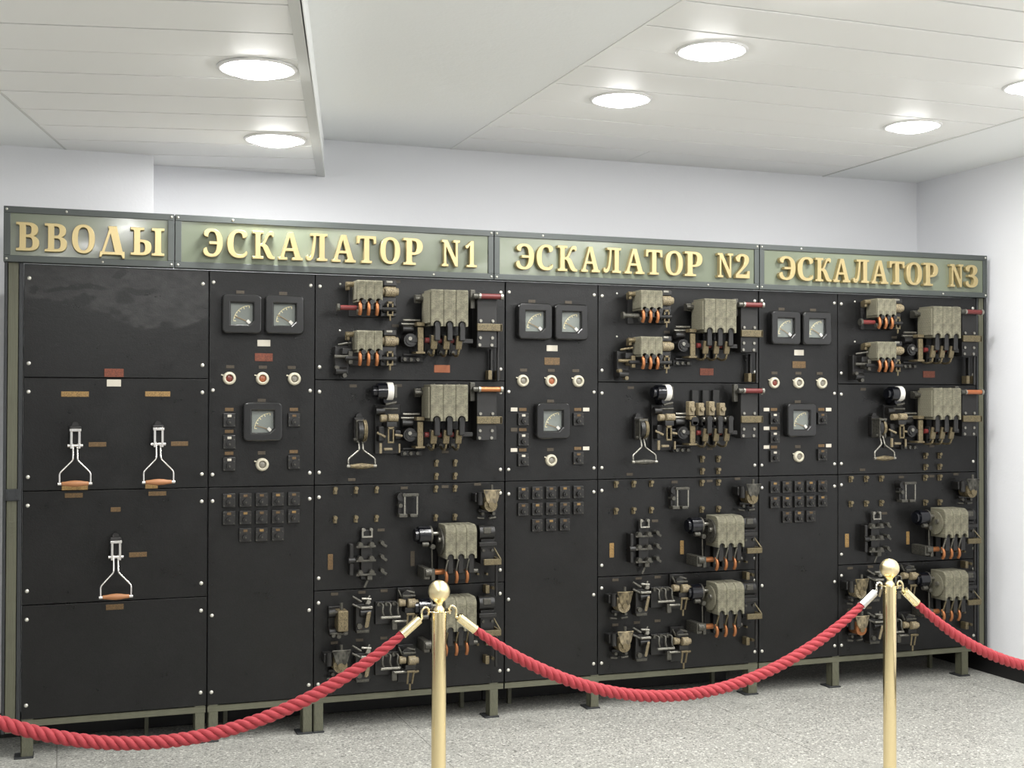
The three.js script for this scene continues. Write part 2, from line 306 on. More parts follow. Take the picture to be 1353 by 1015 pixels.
// arc chutes, origin at the centre of the bottom front edge's plane; front at z = 0
function chuteGeo(w, h, d, round, slot) {
  const s = new THREE.Shape(); s.moveTo(-d, 0); s.lineTo(0, 0);
  if (round) { s.lineTo(0, h - round); s.absarc(-round, h - round, round, 0, Math.PI / 2, false); } else { s.lineTo(0, h - .006); s.lineTo(-.006, h); }
  s.lineTo(-d, h); s.lineTo(-d, 0);
  let g = new THREE.ExtrudeGeometry(s, { depth: w - .004, bevelEnabled: true, bevelThickness: .002, bevelSize: .0015, bevelSegments: 1, curveSegments: 8 });
  g.rotateY(-Math.PI / 2); g.translate(w / 2 - .002, 0, 0); g.scale(1, 1, 1);
  // the profile's x axis now points along +z
  const cuts = [merge([cyl('z', 0, .004, -d / 2, w * .33, d * 2, 16)])];
  if (slot) cuts.push(cyl('y', 0, h - .005, -.05, .011, .04, 12));
  return uvWorld(cut(merge(g), cuts), 'z');
}
const CH_L = chuteGeo(.0585, .166, .12, 0, false), CH_M = chuteGeo(.0495, .152, .12, .035, true), CH_S = chuteGeo(.0385, .097, .1, 0, false);
const hornG = merge([box(-.014, .014, -.075, 0, -.03, 0, .006), cyl('z', 0, 0, -.015, .0145, .03, 14)]);
const fingerL = (() => { const g = box(-.0145, .0145, -.065, 0, -.014, 0, .003); g.rotateX(.25); return g; })();
const fingerS = merge([tube([[0, .028, -.005], [0, .012, .008], [0, -.012, .010], [0, -.03, -.002]], .0085, 12, 8)]);

function bigContactor(parent, cy, sx, opt = {}) {      // cy: bottom of the chutes
  const D = new Dev(parent, 'contactor', 1.06, cy, opt.label, sx), xs = [1.0085, 1.0685, 1.1285];
  D.add('base_strip', xs.map(x => box(x - .018, x + .018, cy - .13, cy + .15, .001, .02, .002)), M.bakeMatt);
  if (!opt.open) {
    xs.forEach(x => D.at('arc_chute', CH_L, M.chute, x, cy, .172));
    D.add('side_cheek', [box(.968, .978, cy + .012, cy + .155, .052, .168, .003), box(1.16, 1.164, cy + .03, cy + .12, .06, .13, .001)], M.chute);
    D.add('chute_bracket', [box(.935, .965, cy + .11, cy + .15, .03, .06, .004), cyl('x', .955, cy + .13, .07, .012, .05, 12)], M.dullSteel);
  } else {
    xs.concat([.955]).forEach((x, i) => { D.add('upper_contact', [box(x - .016, x + .016, cy + .02, cy + .085 + i % 2 * .008, .045, .085, .004), cyl('z', x, cy + .055, .09, .012, .02, 12)], M.cream); D.add('contact_cap', [cyl('z', x, cy - .005, .095, .02, .05, 14), box(x - .018, x + .018, cy - .03, cy - .004, .06, .12, .005)], M.bake); });
    D.add('contact_clip', xs.map(x => cyl('x', x, cy + .002, .125, .012, .03, 12)), M.silver);
  }
  xs.forEach(x => { D.at('arc_horn', hornG, M.bake, x + .006, cy + .006, .162); D.at('contact_finger', fingerL, M.oldBrass, x - .004, cy - .045, .15); });
  D.add('shaft', [box(.90, 1.205, cy - .075, cy - .055, .08, .10, .002), ...xs.map(x => box(x - .02, x + .02, cy - .085, cy - .04, .085, .125, .003))], M.bakeMatt);
  D.add('shaft_sleeve', [cyl('x', .985, cy - .065, .105, .012, .03), cyl('x', 1.04, cy - .065, .105, .012, .022), cyl('x', 1.10, cy - .065, .105, .012, .022)], M.red);
  D.add('contact_arm', [box(.935, .963, cy - .125, cy - .005, .095, .107, .003), box(.93, .968, cy + .0, cy + .018, .06, .11, .003), box(.925, .97, cy - .128, cy - .118, .03, .11, .002)], M.oldBrass);
  D.add('blowout_coil', [cyl('z', .904, cy - .065, .045, .031, .09, 20), cyl('z', .904, cy - .065, .09, .022, .012, 16), cyl('x', .9, cy - .012, .05, .02, .05, 14)], M.bake);
  D.add('coil_screw', [cyl('z', .9, cy - .058, .099, .009, .008, 10), bar([.87, cy + .012, .05], [.94, cy + .012, .05], .006), bar([.88, cy + .03, .05], [.96, cy + .03, .05], .006)], M.silver);
  D.add('auxiliary_block', [box(.872, .977, cy - .165, cy - .14, .005, .04, .003), box(.88, .975, cy - .135, cy - .127, .035, .05, .002)], M.bakeMatt);
  D.add('block_stud', [.888, .918, .95].map(x => cyl('z', x, cy - .153, .045, .008, .02, 10)), M.dullSteel);
  xs.forEach(x => { D.add('braid', [tube([[x - .004, cy - .105, .135], [x - .004, cy - .13, .12], [x, cy - .135, .07], [x, cy - .12, .02]], .006, 16, 6)], M.oldBrass); D.add('pole_terminal', [cyl('z', x, cy - .118, .026, .009, .014, 8)], M.dullSteel); });
  if (!opt.open) D.add('chute_screw', xs.map(x => cyl('y', x, cy + .168, .12, .006, .008, 8)), M.dullSteel);
  // electromagnet on the right
  const P = M.bakeMatt;
  D.add('magnet_plate', [box(1.225, 1.325, cy - .095, cy + .14, .04, .10, .004), box(1.232, 1.318, cy - .09, cy + .13, 0, .04, .003)], P);
  D.add('plate_bolt', [[1.242, .032], [1.302, .032], [1.24, -.048], [1.3, -.048], [1.237, -.082], [1.297, -.082]].map(([x, y]) => cyl('z', x, cy + y, .103, .0075, .008, 8)), M.silver);
  D.add('clamp_bar', [box(1.222, 1.347, cy - .016, cy + .019, .10, .114, .003), box(1.335, 1.347, cy - .016, cy + .019, .01, .114, .002)], M.clamp);
  D.add('armature_bracket', [box(1.205, 1.262, cy + .135, cy + .15, .05, .11, .003), box(1.2, 1.225, cy + .09, cy + .18, .05, .075, .004), cyl('x', 1.215, cy + .147, .115, .013, .03, 12)], M.dullSteel);
  D.add('buffer_tube', [cyl('x', 1.283, cy + .147, .118, .0125, .105, 14)], opt.tube ?? M.red);
  D.add('tube_cap', [cyl('x', 1.34, cy + .147, .118, .016, .012, 14), cyl('x', 1.231, cy + .147, .118, .015, .01, 14)], M.silver);
  if (opt.rod) { D.add('vertical_rod', [cyl('y', 1.347, cy - .13, .05, .0075, .24, 10), box(1.312, 1.322, cy - .23, cy - .1, .02, .045, .002)], M.bake); D.add('rod_bracket', [box(1.298, 1.318, cy - .245, cy - .2, .005, .05, .003), box(1.345, 1.357, cy - .245, cy - .2, .005, .05, .003)], M.oldBrass); }
  return D;
}
function midContactor(parent, cy, sx, opt = {}) {      // rounded chutes; cy: bottom of the chutes
  const D = new Dev(parent, 'contactor', 1.12, cy, opt.label, sx), xs = [1.0775, 1.128, 1.1785];
  D.add('base_strip', xs.map(x => box(x - .016, x + .016, cy - .12, cy + .13, .001, .02, .002)), M.bakeMatt);
  xs.forEach(x => D.at('arc_chute', CH_M, M.chute, x, cy, .172));
  D.add('side_cheek', [cyl('x', 1.046, cy + .075, .1, .062, .008, 24)], opt.dullCheek ? M.chute : M.dullSteel);
  D.add('cheek_bolt', [cyl('x', 1.038, cy + .085, .125, .012, .016, 12), cyl('x', 1.03, cy + .11, .09, .009, .03, 10)], M.silver);
  xs.forEach((x, i) => { D.at('arc_horn', hornG, M.bake, x + .004, cy + .002, .158); D.add('contact_finger', [flatBar([x - .006, cy - .005, .155], [x - .012, cy - .085, .13], .017, .008)], opt.dark ? M.oldBrass : M.silver); D.at('contact_tip', fingerS, M.copper, x - .012, cy - .085, .135); });
  D.add('shaft', [cyl('x', 1.105, cy - .07, .1, .011, .25, 12)], M.dullSteel);
  D.add('shaft_sleeve', [cyl('x', 1.035, cy - .068, .1, .0135, .055, 14)], M.copper);
  D.add('shaft_bearing', [box(.965, .995, cy - .1, cy - .045, 0, .12, .005), cyl('x', .985, cy - .066, .115, .02, .03, 14), box(1.0, 1.018, cy - .105, cy - .05, .08, .12, .003)], M.dullSteel);
  D.add('relay_drum', [cyl('x', .975, cy + .103, .075, .041, .055, 26), cyl('x', .94, cy + .103, .075, .03, .02, 20)], M.glossBlack);
  D.add('drum_rim', [cyl('x', 1.006, cy + .103, .075, .0415, .008, 26), cyl('z', 1.012, cy + .05, .085, .012, .04, 10), bar([1.01, cy + .045, .09], [1.012, cy - .05, .09], .004), cyl('x', .975, cy + .062, .1, .012, .03, 10)], M.dullSteel);
  D.add('magnet_core', [box(1.255, 1.325, cy - .045, cy + .09, .0, .07, .005), cyl('x', 1.283, cy + .105, .06, .034, .075, 20), box(1.243, 1.33, cy + .04, cy + .06, .06, .09, .003)], M.bake);
  D.add('core_clip', [box(1.262, 1.3, cy + .1, cy + .13, .085, .097, .004), cyl('z', 1.267, cy + .02, .075, .007, .012, 8), cyl('z', 1.312, cy + .02, .075, .007, .012, 8)], M.dullSteel);
  D.add('clamp_bar', [box(1.262, 1.35, cy - .048, cy - .019, .09, .102, .003), box(1.34, 1.35, cy - .048, cy - .019, .0, .1, .002), bar([1.345, cy - .02, .1], [1.325, cy + .03, .06], .004)], M.clamp);
  D.add('vertical_rod', [cyl('y', 1.338, cy - .125, .06, .0075, .15, 10)], M.bake);
  D.add('foot_stud', [cyl('z', 1.26, cy - .098, .012, .006, .024, 8), cyl('z', 1.305, cy - .1, .012, .006, .024, 8), box(1.29, 1.31, cy - .19, cy - .15, .0, .045, .003), cyl('z', 1.33, cy - .165, .03, .008, .03, 8)], M.oldBrass);
}
function smallContactor(parent, cy, sx, opt = {}) {    // cy: bottom of the chutes
  const D = new Dev(parent, 'small_contactor', .69, cy, opt.label, sx), xs = [.659, .698, .737];
  D.add('base_strip', [box(.63, .77, cy - .06, cy + .09, .001, .02, .002)], M.bakeMatt);
  xs.forEach(x => D.at('arc_chute', CH_S, M.chute, x, cy, .152));
  D.add('side_cheek', [box(.636, .6395, cy + .01, cy + .09, .06, .148, .0015)], M.chute);
  D.add('chute_hook', [cyl('x', .62, cy + .082, .085, .012, .04, 12), box(.605, .62, cy + .055, cy + .09, .05, .09, .004)], M.oldBrass);
  xs.forEach(x => { D.add('arc_horn', [cyl('z', x + .01, cy, .142, .011, .03, 12), box(x + .001, x + .019, cy - .035, cy, .12, .15, .004)], M.bake); D.at('contact_tip', fingerS, opt.tip ?? M.copper, x - .006, cy - .028, .143); });
  D.add('shaft', [cyl('x', .71, cy - .027, .11, .009, .23, 12)], M.bakeMatt);
  if (opt.aux) {
    D.add('auxiliary_contact', [box(.56, .625, cy - .1, cy + .03, 0, .045, .005), box(.585, .63, cy - .01, cy + .02, .045, .09, .004), cyl('x', .585, cy - .085, .06, .018, .05, 12)], M.bake);
    D.add('auxiliary_clip', [bar([.55, cy - .02, .08], [.62, cy - .02, .09], .008), box(.61, .63, cy - .055, cy + .005, .095, .11, .003), cyl('z', .565, cy - .07, .06, .01, .03, 10), cyl('z', .6, cy - .105, .06, .01, .03, 10), bar([.575, cy + .035, .05], [.63, cy + .045, .08], .006), cyl('z', .615, cy - .035, .06, .01, .04, 10)], opt.clip ?? M.dullSteel);
  } else {
    D.add('shaft_sleeve', [cyl('x', .605, cy - .027, .118, .011, .075, 14)], opt.sleeve ?? M.red);
    D.add('sleeve_cap', [cyl('x', .558, cy - .027, .118, .018, .012, 14), cyl('x', .647, cy - .045, .13, .012, .014, 12)], M.dullSteel);
  }
  // relay magnet on the right
  D.add('magnet_yoke', [box(.775, .835, cy + .08, cy + .105, 0, .1, .004), box(.765, .84, cy - .06, cy + .03, 0, .08, .004), cyl('x', .805, cy - .027, .08, .018, .06, 12)], M.bake);
  D.add('coil_spool', [cyl('x', .806, cy + .055, .085, .024, .05, 20), cyl('x', .775, cy + .055, .085, .017, .012, 16), cyl('x', .838, cy + .055, .085, .018, .014, 16)], M.cream);
  D.add('yoke_frame', [box(.789, .796, cy - .055, cy + .008, .095, .105, .001), box(.812, .819, cy - .055, cy + .008, .095, .105, .001), box(.789, .819, cy - .002, cy + .008, .095, .105, .001), box(.789, .819, cy - .058, cy - .05, .095, .105, .001), cyl('y', .804, cy - .068, .1, .005, .025, 8)], M.oldBrass);
  D.add('yoke_cap', [box(.785, .815, cy + .092, cy + .104, .085, .105, .003)], M.silver);
}
function leverSwitch(parent, x, y, loopH, opt = {}) {  // knife switch with a looped handle; y: bottom of the hub
  const D = new Dev(parent, 'lever_switch', x, y, opt.label, opt.sx ?? 0), hw = .062, z = opt.z ?? .075, t = opt.tall ?? .09;
  D.add('hinge_block', [box(x - .024, x + .024, y + .005, y + t, 0, .035, .004), cyl('z', x, y + t + .004, .012, .014, .024, 14)], M.bake);
  D.add('jaw', [box(x - .021, x - .011, y - .005, y + t - .012, .025, z, .002), box(x + .011, x + .021, y - .005, y + t - .012, .025, z, .002), box(x - .024, x + .024, y + t - .022, y + t - .01, .03, z + .004, .002), cyl('x', x, y + .008, z - .02, .008, .062, 10)], opt.jaw ?? M.chrome);
  if (opt.disc) D.add('quadrant_disc', [cyl('x', x - .006, y + .05, .055, .05, .02, 24)], M.bake), D.add('quadrant_rim', [new THREE.TorusGeometry(.047, .005, 8, 30).rotateY(Math.PI / 2).translate(x + .012, y + .05, .058), new THREE.TorusGeometry(.047, .004, 8, 30).rotateY(Math.PI / 2).translate(x + .02, y + .05, .058)], M.oldBrass);
  const yb = y - loopH, P = s => [[x + s * .009, y + .015, z - .02], [x + s * .0095, y - loopH * .30, z], [x + s * .014, y - loopH * .38, z], [x + s * hw * .9, y - loopH * .66, z + .01], [x + s * hw, y - loopH * .74, z + .012], [x + s * hw, yb + .005, z + .014]];
  D.add('handle_loop', [tube(P(-1), .004, 36, 8, false, .25), tube(P(1), .004, 36, 8, false, .25), cyl('x', x - hw, yb, z + .014, .0075, .014, 10), cyl('x', x + hw, yb, z + .014, .0075, .014, 10)], opt.loop ?? M.chrome);
  const pr = [[.007, -.055], [.0085, -.05], [.009, -.04], [.0125, -.02], [.014, 0], [.0125, .02], [.009, .04], [.0085, .05], [.007, .055]].map(p => new THREE.Vector2(...p));
  const g = new THREE.LatheGeometry([new THREE.Vector2(.0001, -.055), ...pr, new THREE.Vector2(.0001, .055)], 16); g.rotateZ(-Math.PI / 2); g.translate(x, yb, z + .014);
  D.add('grip', [g], opt.grip ?? M.wood);
}
function meter(parent, x, y, opt = {}) {
  const D = new Dev(parent, 'panel_meter', x, y, 'square black panel meter with pale dial'), w = .0885, i = .056;
  const s = new THREE.Shape(); const rc = (p, a, r) => { p.moveTo(-a + r, -a); p.lineTo(a - r, -a); p.quadraticCurveTo(a, -a, a, -a + r); p.lineTo(a, a - r); p.quadraticCurveTo(a, a, a - r, a); p.lineTo(-a + r, a); p.quadraticCurveTo(-a, a, -a, a - r); p.lineTo(-a, -a + r); p.quadraticCurveTo(-a, -a, -a + r, -a); };
  rc(s, w - .008, .016); const hole = new THREE.Path(); hole.moveTo(-i, -i); hole.lineTo(-i, i); hole.lineTo(i, i); hole.lineTo(i, -i + .024); hole.lineTo(i - .024, -i); hole.lineTo(-i, -i); s.holes.push(hole);
  const g = new THREE.ExtrudeGeometry(s, { depth: .03, bevelEnabled: true, bevelThickness: .011, bevelSize: .008, bevelSegments: 3, curveSegments: 6 }); g.translate(x, y, .004);
  D.add('bezel', [g], M.bezel);
  const f = new THREE.PlaneGeometry(.114, .114); f.translate(x, y, .022); D.add('dial_face', [merge([f])], M.dial);
  D.add('needle', [flatBar([x + .034, y - .036, .027], [x - .03, y - .01 + (opt.n ?? 0), .027], .003, .0015)], M.tagGold);
  D.add('pivot_cover', [flatBar([x + .024, y - .028, .028], [x + .042, y - .046, .028], .014, .006)], M.white);  // highlight at the needle pivot, painted as a white piece
  const gl = new THREE.PlaneGeometry(.112, .112); gl.translate(x, y, .036); D.add('glass_pane', [merge([gl])], M.glass);
}
function ringLamp(parent, x, y, lens) {
  const D = new Dev(parent, 'indicator_lamp', x, y, 'round cream-rimmed indicator lamp');
  const g = new THREE.LatheGeometry([[.016, .004], [.0165, .016], [.02, .019], [.027, .016], [.0295, .008], [.0295, 0]].map(p => new THREE.Vector2(...p)), 28); g.rotateX(Math.PI / 2); g.translate(x, y, 0);
  D.add('rim', [g], M.ring);
  const l = new THREE.SphereGeometry(.0175, 18, 6, 0, Math.PI * 2, 0, Math.PI / 2); l.rotateX(Math.PI / 2); l.scale(1, 1, .5); l.translate(x, y, .005); D.add('lens', [l], lens);
  D.add('lug', [flatBar([x - .022, y + .012, .006], [x - .036, y + .016, .006], .006, .004)], M.ring);
}
const swBase = merge([box(-.028, .028, -.031, .031, 0, .014, .003)]), swKnob = merge([cyl('z', 0, -.008, .02, .0125, .016, 14), cyl('z', 0, -.008, .029, .006, .006, 10)]), swScrew = merge([[-.022, .012], [.022, .012], [-.022, -.024], [.022, -.024]].map(([x, y]) => cyl('z', x, y, .0148, .0032, .003, 6))), swTag = merge([box(-.009, .009, .014, .025, .013, .0158, .001)]), swDot = merge([cyl('z', 0, -.009, .033, .0042, .003, 8)]);
function toggle(parent, x, y, tagM) {
  const D = new Dev(parent, 'toggle_switch', x, y);
  D.at('base', swBase, M.bake, x, y, 0); D.at('knob', swKnob, M.bakeMatt, x, y, 0); D.at('screw', swScrew, M.dullSteel, x, y, 0); D.at('switch_tag', swTag, tagM, x, y, 0); D.at('knob_tip', swDot, M.dullSteel, x, y, 0);
}
const studG = merge([cyl('z', 0, .004, .012, .009, .024, 10), box(-.009, .009, -.022, .0, 0, .008, .002), cyl('z', 0, -.013, .012, .006, .012, 8)]);
function drumRelay(parent, sx) {
  const x = .81, D = new Dev(parent, 'timing_relay', x, 1.4, 'tall relay topped by a round drum with a white rim', sx);
  D.add('backplate', [box(.755, .875, 1.27, 1.5, 0, .02, .003)], M.bakeMatt);
  D.add('drum_body', [cyl('x', .772, 1.561, .075, .038, .045, 26), cyl('x', .74, 1.561, .075, .026, .022, 20), cyl('z', .8, 1.52, .04, .02, .08, 14)], M.glossBlack);
  D.add('drum_rim', [cyl('x', .808, 1.561, .075, .041, .028, 28)], M.white);
  D.add('drum_clip', [box(.83, .842, 1.53, 1.59, .06, .09, .003), bar([.79, 1.5, .08], [.84, 1.51, .08], .007), bar([.78, 1.48, .06], [.85, 1.48, .07], .006)], M.dullSteel);
  D.add('coil_spool', [cyl('x', .823, 1.438, .085, .018, .046, 18), cyl('x', .782, 1.436, .07, .017, .028, 16)], M.cream);
  D.add('coil_body', [box(.79, .84, 1.395, 1.42, .02, .1, .004), box(.76, .79, 1.33, 1.4, .02, .07, .005), cyl('x', .77, 1.47, .05, .02, .04, 14), box(.84, .87, 1.34, 1.38, .02, .06, .004)], M.bake);
  D.add('yoke_frame', [box(.795, .801, 1.325, 1.394, .095, .105, .001), box(.818, .824, 1.325, 1.394, .095, .105, .001), box(.795, .824, 1.386, 1.396, .095, .105, .001), box(.795, .824, 1.322, 1.33, .095, .105, .001)], M.oldBrass);
  D.add('terminal_bar', [box(.764, .776, 1.274, 1.322, .06, .072, .002), box(.855, .863, 1.276, 1.318, .06, .072, .002), box(.785, .825, 1.288, 1.3, .06, .075, .003), bar([.83, 1.36, .09], [.868, 1.355, .08], .006), bar([.755, 1.37, .06], [.79, 1.35, .08], .006)], M.cream);
}
function hornMagnet(parent, x, y, sx, opt = {}) {      // small magnet with flared pole plate
  const D = new Dev(parent, 'flared_relay', x, y, opt.label, sx), z = .085;
  const s = new THREE.Shape(); s.moveTo(-.04, .05); s.lineTo(.04, .05); s.lineTo(.026, .0); s.lineTo(.018, -.012); s.lineTo(-.018, -.012); s.lineTo(-.026, 0); s.lineTo(-.04, .05);
  const g = new THREE.ExtrudeGeometry(s, { depth: .008, bevelEnabled: true, bevelThickness: .002, bevelSize: .002, bevelSegments: 1 }); g.translate(x, y, z);
  D.add('flared_plate', [g], opt.plate ?? M.cream);
  D.add('coil_spool', [cyl('z', x - .004, y - .02, .05, .032, .075, 22)], opt.coil ?? M.cream);
  D.add('coil_cap', [cyl('z', x - .004, y - .02, .092, .014, .012, 14)], M.oldBrass);
  D.add('bracket', [box(x - .075, x - .035, y - .01, y + .035, 0, .06, .006), cyl('y', x - .05, y + .01, .065, .016, .06, 12), box(x - .045, x + .045, y - .06, y - .045, 0, .03, .003)], M.bake);
  D.add('adjusting_screw', [cyl('y', x, y + .062, .085, .007, .026, 10), cyl('z', x - .03, y - .065, .03, .008, .03, 8), cyl('z', x + .025, y - .065, .03, .008, .03, 8), bar([x - .055, y - .085, .03], [x - .02, y - .088, .03], .006), bar([x + .005, y - .088, .03], [x + .04, y - .085, .03], .006)], M.dullSteel);
}
function uBracket(parent, sx) {
  const D = new Dev(parent, 'bracket_relay', .915, 1.03, 'small relay with a square frame of two posts', sx);
  D.add('relay_core', [box(.862, .905, .985, 1.085, 0, .035, .004), cyl('z', .875, 1.07, .025, .02, .05, 12)], M.bake);
  D.add('post', [box(.885, .892, .98, 1.075, .05, .058, .001), box(.945, .952, .985, 1.075, .05, .058, .001)], M.silver);
  D.add('cross_bar', [box(.878, .955, 1.072, 1.086, .045, .062, .002), box(.862, .902, .975, .992, .01, .058, .003), box(.915, .95, .975, .99, .01, .058, .003), cyl('z', .87, 1.03, .03, .01, .05, 10)], M.dullSteel);
}
function contactStack(parent, sx) {
  const D = new Dev(parent, 'contact_stack', .72, .79, 'stack of three rows of paired contacts', sx);
  D.add('carrier', [box(.632, .65, .715, .86, 0, .05, .004), box(.69, .745, .69, .92, 0, .022, .004), cyl('x', .64, .785, .05, .014, .03, 12)], M.bake);
  for (const y of [.852, .788, .724]) {
    D.add('contact_row', [box(.662, .755, y - .012, y - .003, .035, .05, .002), ...[.682, .735].flatMap(x => [cyl('z', x, y + .004, .04, .011, .03, 10), box(x - .014, x + .014, y - .006, y + .003, .025, .05, .002)])], M.dullSteel);
    D.add('side_contact', [cyl('z', .788, y + .008, .02, .009, .04, 10), flatBar([.785, y + .004, .03], [.81, y - .012, .03], .012, .008)], M.dullSteel);
  }
  D.add('top_clip', [box(.69, .698, .885, .928, .03, .042, .002), box(.733, .741, .885, .928, .03, .042, .002), box(.69, .741, .885, .893, .03, .045, .002), cyl('z', .7, .922, .03, .008, .02, 8), cyl('z', .735, .922, .03, .008, .02, 8)], M.silver);
  D.add('foot_link', [flatBar([.725, .70, .03], [.705, .655, .03], .01, .006), box(.715, .74, .69, .712, .02, .045, .003)], M.dullSteel);
}
// the small relays of the lowest row, all given round (x, y)
function boxRelay(parent, x, y, sx, label) {
  const D = new Dev(parent, 'box_relay', x, y, label, sx);
  D.add('relay_body', [box(x - .012, x + .036, y - .05, y + .045, .02, .1, .005)], M.oldBrass);
  D.add('mount', [box(x - .04, x + .03, y - .07, y + .055, 0, .02, .003), cyl('x', x - .03, y + .03, .05, .02, .03, 12), cyl('x', x - .028, y - .055, .05, .018, .03, 12)], M.bake);
  D.add('terminal', [cyl('y', x + .012, y + .06, .06, .008, .03, 10), bar([x - .045, y + .03, .07], [x - .01, y + .04, .09], .006), bar([x - .04, y - .06, .06], [x + .035, y - .065, .07], .007), cyl('z', x + .0, y - .075, .05, .01, .04, 10), cyl('z', x + .03, y - .06, .05, .011, .05, 10), cyl('z', x - .025, y - .07, .05, .009, .04, 10)], M.dullSteel);
}
function fingerRelay(parent, x, y, sx, label) {
  const D = new Dev(parent, 'finger_relay', x, y, label, sx);
  D.add('relay_core', [box(x - .035, x + .035, y - .075, y + .05, 0, .05, .005), cyl('x', x + .01, y + .01, .05, .02, .05, 14)], M.bake);
  D.add('finger', [bar([x - .05, y + .085, .05], [x - .01, y + .06, .06], .006), bar([x - .05, y + .05, .05], [x - .01, y + .03, .06], .006), bar([x + .03, y + .085, .05], [x + .01, y + .05, .07], .006)], M.dullSteel);
  D.add('bridge', [box(x - .015, x + .04, y + .028, y + .04, .05, .075, .003), bar([x - .01, y + .075, .06], [x + .035, y + .07, .06], .006), cyl('z', x + .02, y + .06, .05, .01, .05, 10)], M.silver);
  D.add('armature', [flatBar([x + .02, y + .015, .085], [x + .012, y - .055, .07], .026, .012)], M.cream);
  D.add('foot', [cyl('z', x - .02, y - .05, .05, .012, .04, 10), box(x - .03, x + .03, y - .085, y - .07, 0, .05, .003)], M.dullSteel);
}
function tripleContact(parent, x, y, sx, label) {
  const D = new Dev(parent, 'triple_contact', x, y, label, sx);
  D.add('mount', [box(x - .06, x + .05, y - .045, y + .06, 0, .018, .003)], M.bake);
  for (const k of [-1, 0, 1]) D.add('finger', [tube([[x + k * .036 - .012, y + .055, .03], [x + k * .036 + .004, y + .05, .05], [x + k * .036, y + .02, .06], [x + k * .036 + .008, y - .005, .06]], .0055, 14, 8), cyl('z', x + k * .036 - .012, y + .05, .02, .009, .04, 10)], M.dullSteel);
  D.add('bridge', [box(x - .045, x + .05, y - .013, y - .002, .05, .068, .003), bar([x + .02, y - .028, .06], [x + .08, y - .028, .06], .0065)], M.silver);
  D.add('pivot_tab', [box(x + .01, x + .035, y - .068, y - .02, .04, .06, .004)], M.dullSteel);
}
function coilRelay(parent, x, y, sx, label) {
  const D = new Dev(parent, 'coil_relay', x, y, label, sx);
  D.add('backplate', [box(x - .04, x + .035, y - .085, y + .09, 0, .02, .003), cyl('z', x - .01, y + .06, .04, .022, .06, 14), box(x - .02, x + .03, y - .02, y + .005, .02, .08, .004)], M.bake);
  D.add('coil_spool', [cyl('x', x + .012, y + .025, .075, .021, .034, 18), cyl('x', x - .03, y + .027, .06, .018, .03, 16), cyl('x', x + .036, y + .025, .075, .015, .012, 14)], M.cream);
  D.add('top_clip', [flatBar([x - .045, y + .085, .05], [x - .03, y + .05, .06], .009, .007), box(x - .03, x + .03, y + .055, y + .064, .05, .08, .002), bar([x - .01, y + .08, .06], [x + .03, y + .07, .06], .007)], M.dullSteel);
  D.add('yoke_frame', [flatBar([x - .008, y - .02, .09], [x - .012, y - .08, .085], .008, .008), flatBar([x + .018, y - .02, .09], [x + .01, y - .08, .085], .008, .008), box(x - .015, x + .024, y - .028, y - .018, .085, .095, .002), cyl('y', x, y - .095, .085, .005, .03, 8), bar([x + .015, y - .03, .08], [x + .045, y - .028, .07], .006)], M.oldBrass);
}

